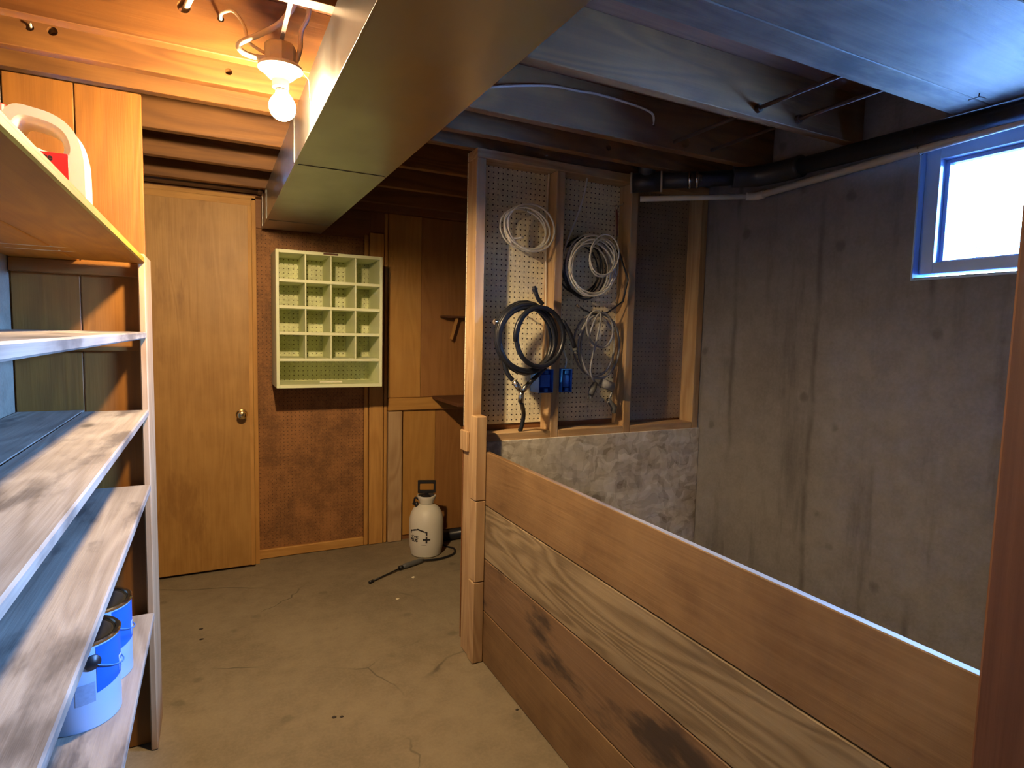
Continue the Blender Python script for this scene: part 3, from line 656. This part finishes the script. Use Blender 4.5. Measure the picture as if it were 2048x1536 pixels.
Pb = loops(1.425, 1.592, .102, .118, 4.0, 2.186, 2.162, .02) + [Vector(p) for p in ((1.49, 2.13, 1.705), (1.57, 2.105, 1.66), (1.615, 2.098, 1.55), (1.595, 2.10, 1.455), (1.53, 2.12, 1.405), (1.465, 2.13, 1.395), (1.412, 2.13, 1.412), (1.385, 2.13, 1.428))]
tube('cable', Pb, .0040, M_rubber, c2b, 6); lathe('connector', [(0, 0), (.0065, 0), (.0065, .016), (.003, .018), (0, .018)], (1.390, 2.132, 1.424), M_chrome, c2b, 12, (-1, -.3, .6))
hs = thing('hose_coil', 'thick coil of black rubber hose with metal fittings on the pegboard', 'hose', (1.18, 2.13, 1.28), 'coils hanging on the pegboard')
tube('hose', loops(1.108, 1.283, .122, .134, 5.0, 2.094, 2.040, .015, start=PI * .55, tilt=.1), .0092, M_rubber, hs, 10)
tube('hose', loops(1.142, 1.296, .108, .116, 1.25, 2.026, 2.018, .004, start=PI * .6), .0098, M_rubber, hs, 10)
tube('hose_end', [(1.165, 2.045, 1.421), (1.146, 2.050, 1.441), (1.132, 2.050, 1.470)], .0085, M_rubber, hs, 10, 3); lathe('fitting', [(0, 0), (.010, 0), (.011, .012), (.0085, .015), (.0085, .022), (0, .022)], (1.131, 2.050, 1.469), M_black, hs, 12, (-.3, 0, 1))
tube('hose_end', [(1.242, 2.020, 1.358), (1.275, 2.015, 1.310), (1.299, 2.015, 1.256)], .0092, M_rubber, hs, 10, 3); lathe('fitting', [(0, 0), (.010, 0), (.011, .01), (.007, .012), (.007, .022), (0, .022)], (1.300, 2.015, 1.253), M_grip, hs, 12, (.35, 0, -1))
lathe('fitting', [(0, 0), (.008, 0), (.011, .006), (.011, .016), (.007, .018), (.007, .032), (.010, .034), (.010, .044), (0, .044)], (1.003, 2.065, 1.349), M_chrome, hs, 12, (-1, -.2, -.05))
tube('hose_end', [(1.008, 2.085, 1.232), (1.027, 2.075, 1.154), (1.050, 2.065, 1.121)], .009, M_rubber, hs, 10, 3); tube('hose_end', [(1.194, 2.065, 1.169), (1.156, 2.060, 1.140), (1.119, 2.055, 1.111)], .009, M_rubber, hs, 10, 3)
yp = Vector((1.085, 2.057, 1.075))
for e in ((1.054, 2.063, 1.118), (1.117, 2.055, 1.110)): tube('wye_fitting', [e, (Vector(e) + yp) / 2, yp], [.0115, .012, .0105], M_chrome, hs, 12)
tube('wye_fitting', [yp + Vector((0, 0, .008)), yp - Vector((.002, 0, .042))], .0115, M_chrome, hs, 12)
tube('hose_tail', [yp - Vector((.002, 0, .035)), (1.128, 2.115, .98), (1.122, 2.122, .92), (1.118, 2.13, .909)], .0088, M_rubber, hs, 10, 4)
hook(1.11, 1.405, hs)
cc = thing('extension_cord', 'loosely looped grey extension cord with a plug, lower right on the pegboard', 'cord', (1.56, 2.15, 1.25), 'coils hanging on the pegboard')
tube('cord', loops(1.502, 1.262, .104, .136, 2.5, 2.175, 2.13, .016, start=PI * .6), .0048, M_grey_cable, cc, 7)
tube('cord', [(1.438, 2.120, 1.300), (1.467, 2.110, 1.387), (1.505, 2.105, 1.401), (1.544, 2.110, 1.368), (1.554, 2.110, 1.310), (1.525, 2.110, 1.261), (1.476, 2.110, 1.257), (1.438, 2.115, 1.290), (1.423, 2.120, 1.358), (1.448, 2.110, 1.406), (1.481, 2.100, 1.396), (1.467, 2.100, 1.300), (1.448, 2.100, 1.223), (1.438, 2.100, 1.146), (1.476, 2.095, 1.093), (1.525, 2.100, 1.097), (1.554, 2.100, 1.068), (1.530, 2.100, 1.010)], .0046, M_grey_cable, cc, 7, 5)
tube('plug', [(1.457, 2.090, 1.102), (1.443, 2.085, 1.080), (1.428, 2.080, 1.054)], [.010, .016, .013], M_grip, cc, 10)
for dx in (-.006, .006): tube('prong', [(1.427 + dx, 2.08, 1.054), (1.417 + dx, 2.077, 1.035)], .0022, M_chrome, cc, 6)
tube('socket_end', [(1.534, 2.100, 1.030), (1.58, 2.115, .99), (1.574, 2.11, .965)], [.008, .014, .011], M_grip, cc, 10)
tube('cord_wrap', [(1.496, 2.100, 1.102), (1.554, 2.095, 1.083)], .020, M_grey_cable, cc, 10)
hook(1.50, 1.400, cc)
for (a, b, lbl) in ((1.183, 1.2505, 'blue plastic outlet box on the left side of the middle stud, behind the hose'), (1.291, 1.342, 'blue plastic outlet box on the right side of the middle stud')):
    ob = thing('outlet_box', lbl, 'outlet box', ((a + b) / 2, 2.13, 1.11), 'outlet boxes')
    y0, y1, z0, z1 = 2.092, 2.165, 1.065, 1.162
    box('back', a, b, y1 - .003, y1, z0, z1, M_blue, ob, .001)
    box('side', a, a + .003, y0, y1 - .003, z0, z1, M_blue, ob, .0005); box('side', b - .003, b, y0, y1 - .003, z0, z1, M_blue, ob, .0005)
    box('top', a + .003, b - .003, y0, y1 - .003, z1 - .003, z1, M_blue, ob, .0005); box('bottom', a + .003, b - .003, y0, y1 - .003, z0, z0 + .003, M_blue, ob, .0005)
    for zz in (z0 + .012, z1 - .012): box('screw_tab', (a + b) / 2 - .008, (a + b) / 2 + .008, y0 - .001, y0 + .006, zz - .007, zz + .007, M_blue, ob, .0005)
    box('outlet', a + .010, b - .010, y0 + .008, y0 + .03, z0 + .022, z1 - .022, M_blue, ob, .002)
cable('cream cable running down the left side of the middle stud', [(1.247, 2.17, 1.962), (1.244, 2.17, 1.85), (1.239, 2.165, 1.72), (1.243, 2.165, 1.55), (1.247, 2.165, 1.40), (1.243, 2.15, 1.25), (1.232, 2.13, 1.163)], .0045, M_tan_cable)
cable('white cable curving down the right side of the middle stud to the blue box', [(1.415, 2.14, 1.962), (1.405, 2.14, 1.90), (1.375, 2.145, 1.80), (1.335, 2.15, 1.70), (1.310, 2.15, 1.62), (1.303, 2.15, 1.50), (1.304, 2.14, 1.40), (1.297, 2.12, 1.31), (1.300, 2.105, 1.25), (1.318, 2.105, 1.20), (1.322, 2.12, 1.163)], .0042, M_cable)
tl = thing('hand_tool', 'slim dark handled tool with metal tip hanging beside the white coil', 'tool', (1.585, 2.15, 1.78))
tube('handle', [(1.590, 2.165, 1.855), (1.592, 2.160, 1.80), (1.590, 2.155, 1.74)], [.0045, .0065, .0045], wood('handle', (.10, .025, .02), (.2, .06, .05), 'z'), tl, 10, 4)
tube('tip', [(1.590, 2.155, 1.742), (1.587, 2.153, 1.705)], [.004, .008], M_chrome, tl, 10); tube('hang_ring', [(1.590 + .008 * math.cos(a), 2.166, 1.866 + .010 * math.sin(a)) for a in (i * PI / 6 for i in range(13))], .0018, M_chrome, tl, 6)
hook(1.590, 1.868, tl)

# ---------------------------------------------------------------- sprayer
SXc, SYc = 1.108, 3.262
sy = thing('pump_sprayer', 'white plastic pump sprayer with black handle standing on the concrete floor', 'sprayer', (SXc, SYc, 0))
tank = lathe('tank', [(0, .006), (.060, .004), (.080, .0005), (.088, .006), (.0925, .03), (.0985, .06), (.1005, .10), (.1005, .19), (.0985, .215), (.091, .245), (.076, .272), (.056, .290), (.040, .298), (.034, .302), (0, .302)], (SXc, SYc, 0), M_tank, sy, 48)
lathe('collar', [(.034, .300), (.040, .303), (.043, .312), (.050, .330), (.0555, .348), (.0545, .351), (.049, .349), (.044, .330), (.036, .318), (0, .318)], (SXc, SYc, 0), M_tank, sy, 36)
lathe('pump_cap', [(.0, .312), (.030, .312), (.031, .332), (.024, .345), (.012, .350), (.012, .366), (0, .366)], (SXc, SYc, 0), M_black, sy, 24)
vd = Vector((SXc, SYc, 0)).normalized(); hx = Vector((vd.y, -vd.x, 0))
hr = [(-.052, .364), (.052, .364), (.052, .438), (-.052, .438)]; hi = [(-.040, .380), (.040, .380), (.040, .420), (-.040, .420)]
bm = bmesh.new()
for sgn in (-1, 1):
    pass
o_f = [bm.verts.new(Vector((0, 0, b)) + hx * a - vd * .011) for a, b in hr]; i_f = [bm.verts.new(Vector((0, 0, b)) + hx * a - vd * .011) for a, b in hi]
o_b = [bm.verts.new(Vector((0, 0, b)) + hx * a + vd * .011) for a, b in hr]; i_b = [bm.verts.new(Vector((0, 0, b)) + hx * a + vd * .011) for a, b in hi]
for i in range(4):
    j = (i + 1) % 4
    for q in ((o_f[i], o_f[j], i_f[j], i_f[i]), (o_b[j], o_b[i], i_b[i], i_b[j]), (o_f[j], o_f[i], o_b[i], o_b[j]), (i_f[i], i_f[j], i_b[j], i_b[i])): bm.faces.new(q)
bmesh.ops.recalc_face_normals(bm, faces=bm.faces[:]); bmesh.ops.bevel(bm, geom=bm.edges[:], offset=.003, segments=1, affect='EDGES')
link('handle', fin(bm, 'handle'), M_black, sy, (SXc, SYc, 0))
lft = -hx
hp = Vector((SXc, SYc, 0))
tube('hose', [hp + lft * .040 + Vector((0, 0, .320)), hp + lft * .066 + Vector((0, 0, .335)), hp + lft * .070 + Vector((0, .01, .300)), hp + lft * .062 + Vector((0, .05, .285)), hp + Vector((-.02, .10, .25)), hp + Vector((.06, .125, .12)), hp + Vector((.13, .07, .012)), hp + Vector((.17, -.02, .008)), hp + Vector((.13, -.10, .008)), hp + Vector((.03, -.142, .010)), (1.045, 3.125, .014)], .0058, M_rubber, sy, 8, 6)
tube('hose_nut', [hp + lft * .056 + Vector((0, -.01, .278)), hp + lft * .064 + Vector((0, -.012, .312))], .011, M_black, sy, 10)
tube('wand_grip', [(1.048, 3.127, .014), (1.02, 3.118, .016), (.93, 3.083, .016), (.905, 3.075, .014)], [.009, .0145, .0145, .010], M_grip, sy, 12)
tube('wand_nut', [(.91, 3.077, .014), (.892, 3.069, .014)], .0125, M_black, sy, 10)
tube('wand', [(.893, 3.069, .012), (.720, 2.973, .008)], .0044, M_black, sy, 8); tube('nozzle', [(.724, 2.975, .0085), (.702, 2.962, .0085)], .0078, M_black, sy, 10)
RT = .1008; ph = math.radians(-136)
def logo(me, z, u): link('lettering', wrap(me, RT, ph, z, u), M_ink, tank, (SXc, SYc, 0))
logo(text_mesh('HOME', .0215, .0002, .0003), .1195, -.058); logo(text_mesh('PLUS', .0255, .0003, .0013), .0985, -.058)
logo(poly_mesh([[(-.058, -.002), (-.058, .016), (-.001, .032), (.055, .014), (.055, -.006), (.0460, -.006), (.0460, .0075), (-.001, .0225), (-.0490, .0085), (-.0490, -.002)]], .0004), .146, 0)
logo(poly_mesh([[(-.005, -.020), (.005, -.020), (.005, -.005), (.022, -.005), (.022, .005), (.005, .005), (.005, .020), (-.005, .020), (-.005, .005), (-.022, .005), (-.022, -.005), (-.005, -.005)]], .0004), .114, .050)
logo(poly_mesh([[(0, 0), (.028, 0), (.028, .0022), (0, .0022)]], .0003), .082, .022)

# ---------------------------------------------------------------- crumbs on the floor
def chip(x, y, s, mat, label, cat='debris'):
    bm = bmesh.new(); bmesh.ops.create_icosphere(bm, subdivisions=1, radius=s)
    for q in bm.verts: q.co = Vector((q.co.x * random.uniform(.7, 1.4), q.co.y * random.uniform(.5, 1.0), max(q.co.z * .35, -.3 * s * .35)))
    zm = min(q.co.z for q in bm.verts)
    o = link('floor_chip', fin(bm, 'floor_chip'), mat, None, (x, y, -zm)); tag(o, label, cat, 'crumbs on the floor')
M_chip = plain('pale_chip', (.78, .70, .52), .7); M_dk = plain('dark_chip', (.035, .025, .018), .8)
chip(.934, 2.95, .012, M_chip, 'pale chip on the floor just below the sprayer wand')
chip(.786, 2.735, .012, M_chip, 'pale chip on the floor in front of the sprayer, lone larger one')
chip(-.063, 2.792, .009, M_dk, 'dark crumb on the floor near the door, farther of the two')
chip(-.062, 2.694, .009, M_dk, 'dark crumb on the floor near the door, nearer of the two')
chip(.345, 1.95, .009, M_dk, 'dark crumb in mid floor, left of a close pair')
chip(.368, 1.942, .007, M_dk, 'dark crumb in mid floor, right of a close pair')
chip(.925, 1.727, .007, M_dk, 'dark crumb on the floor against the plank divider')
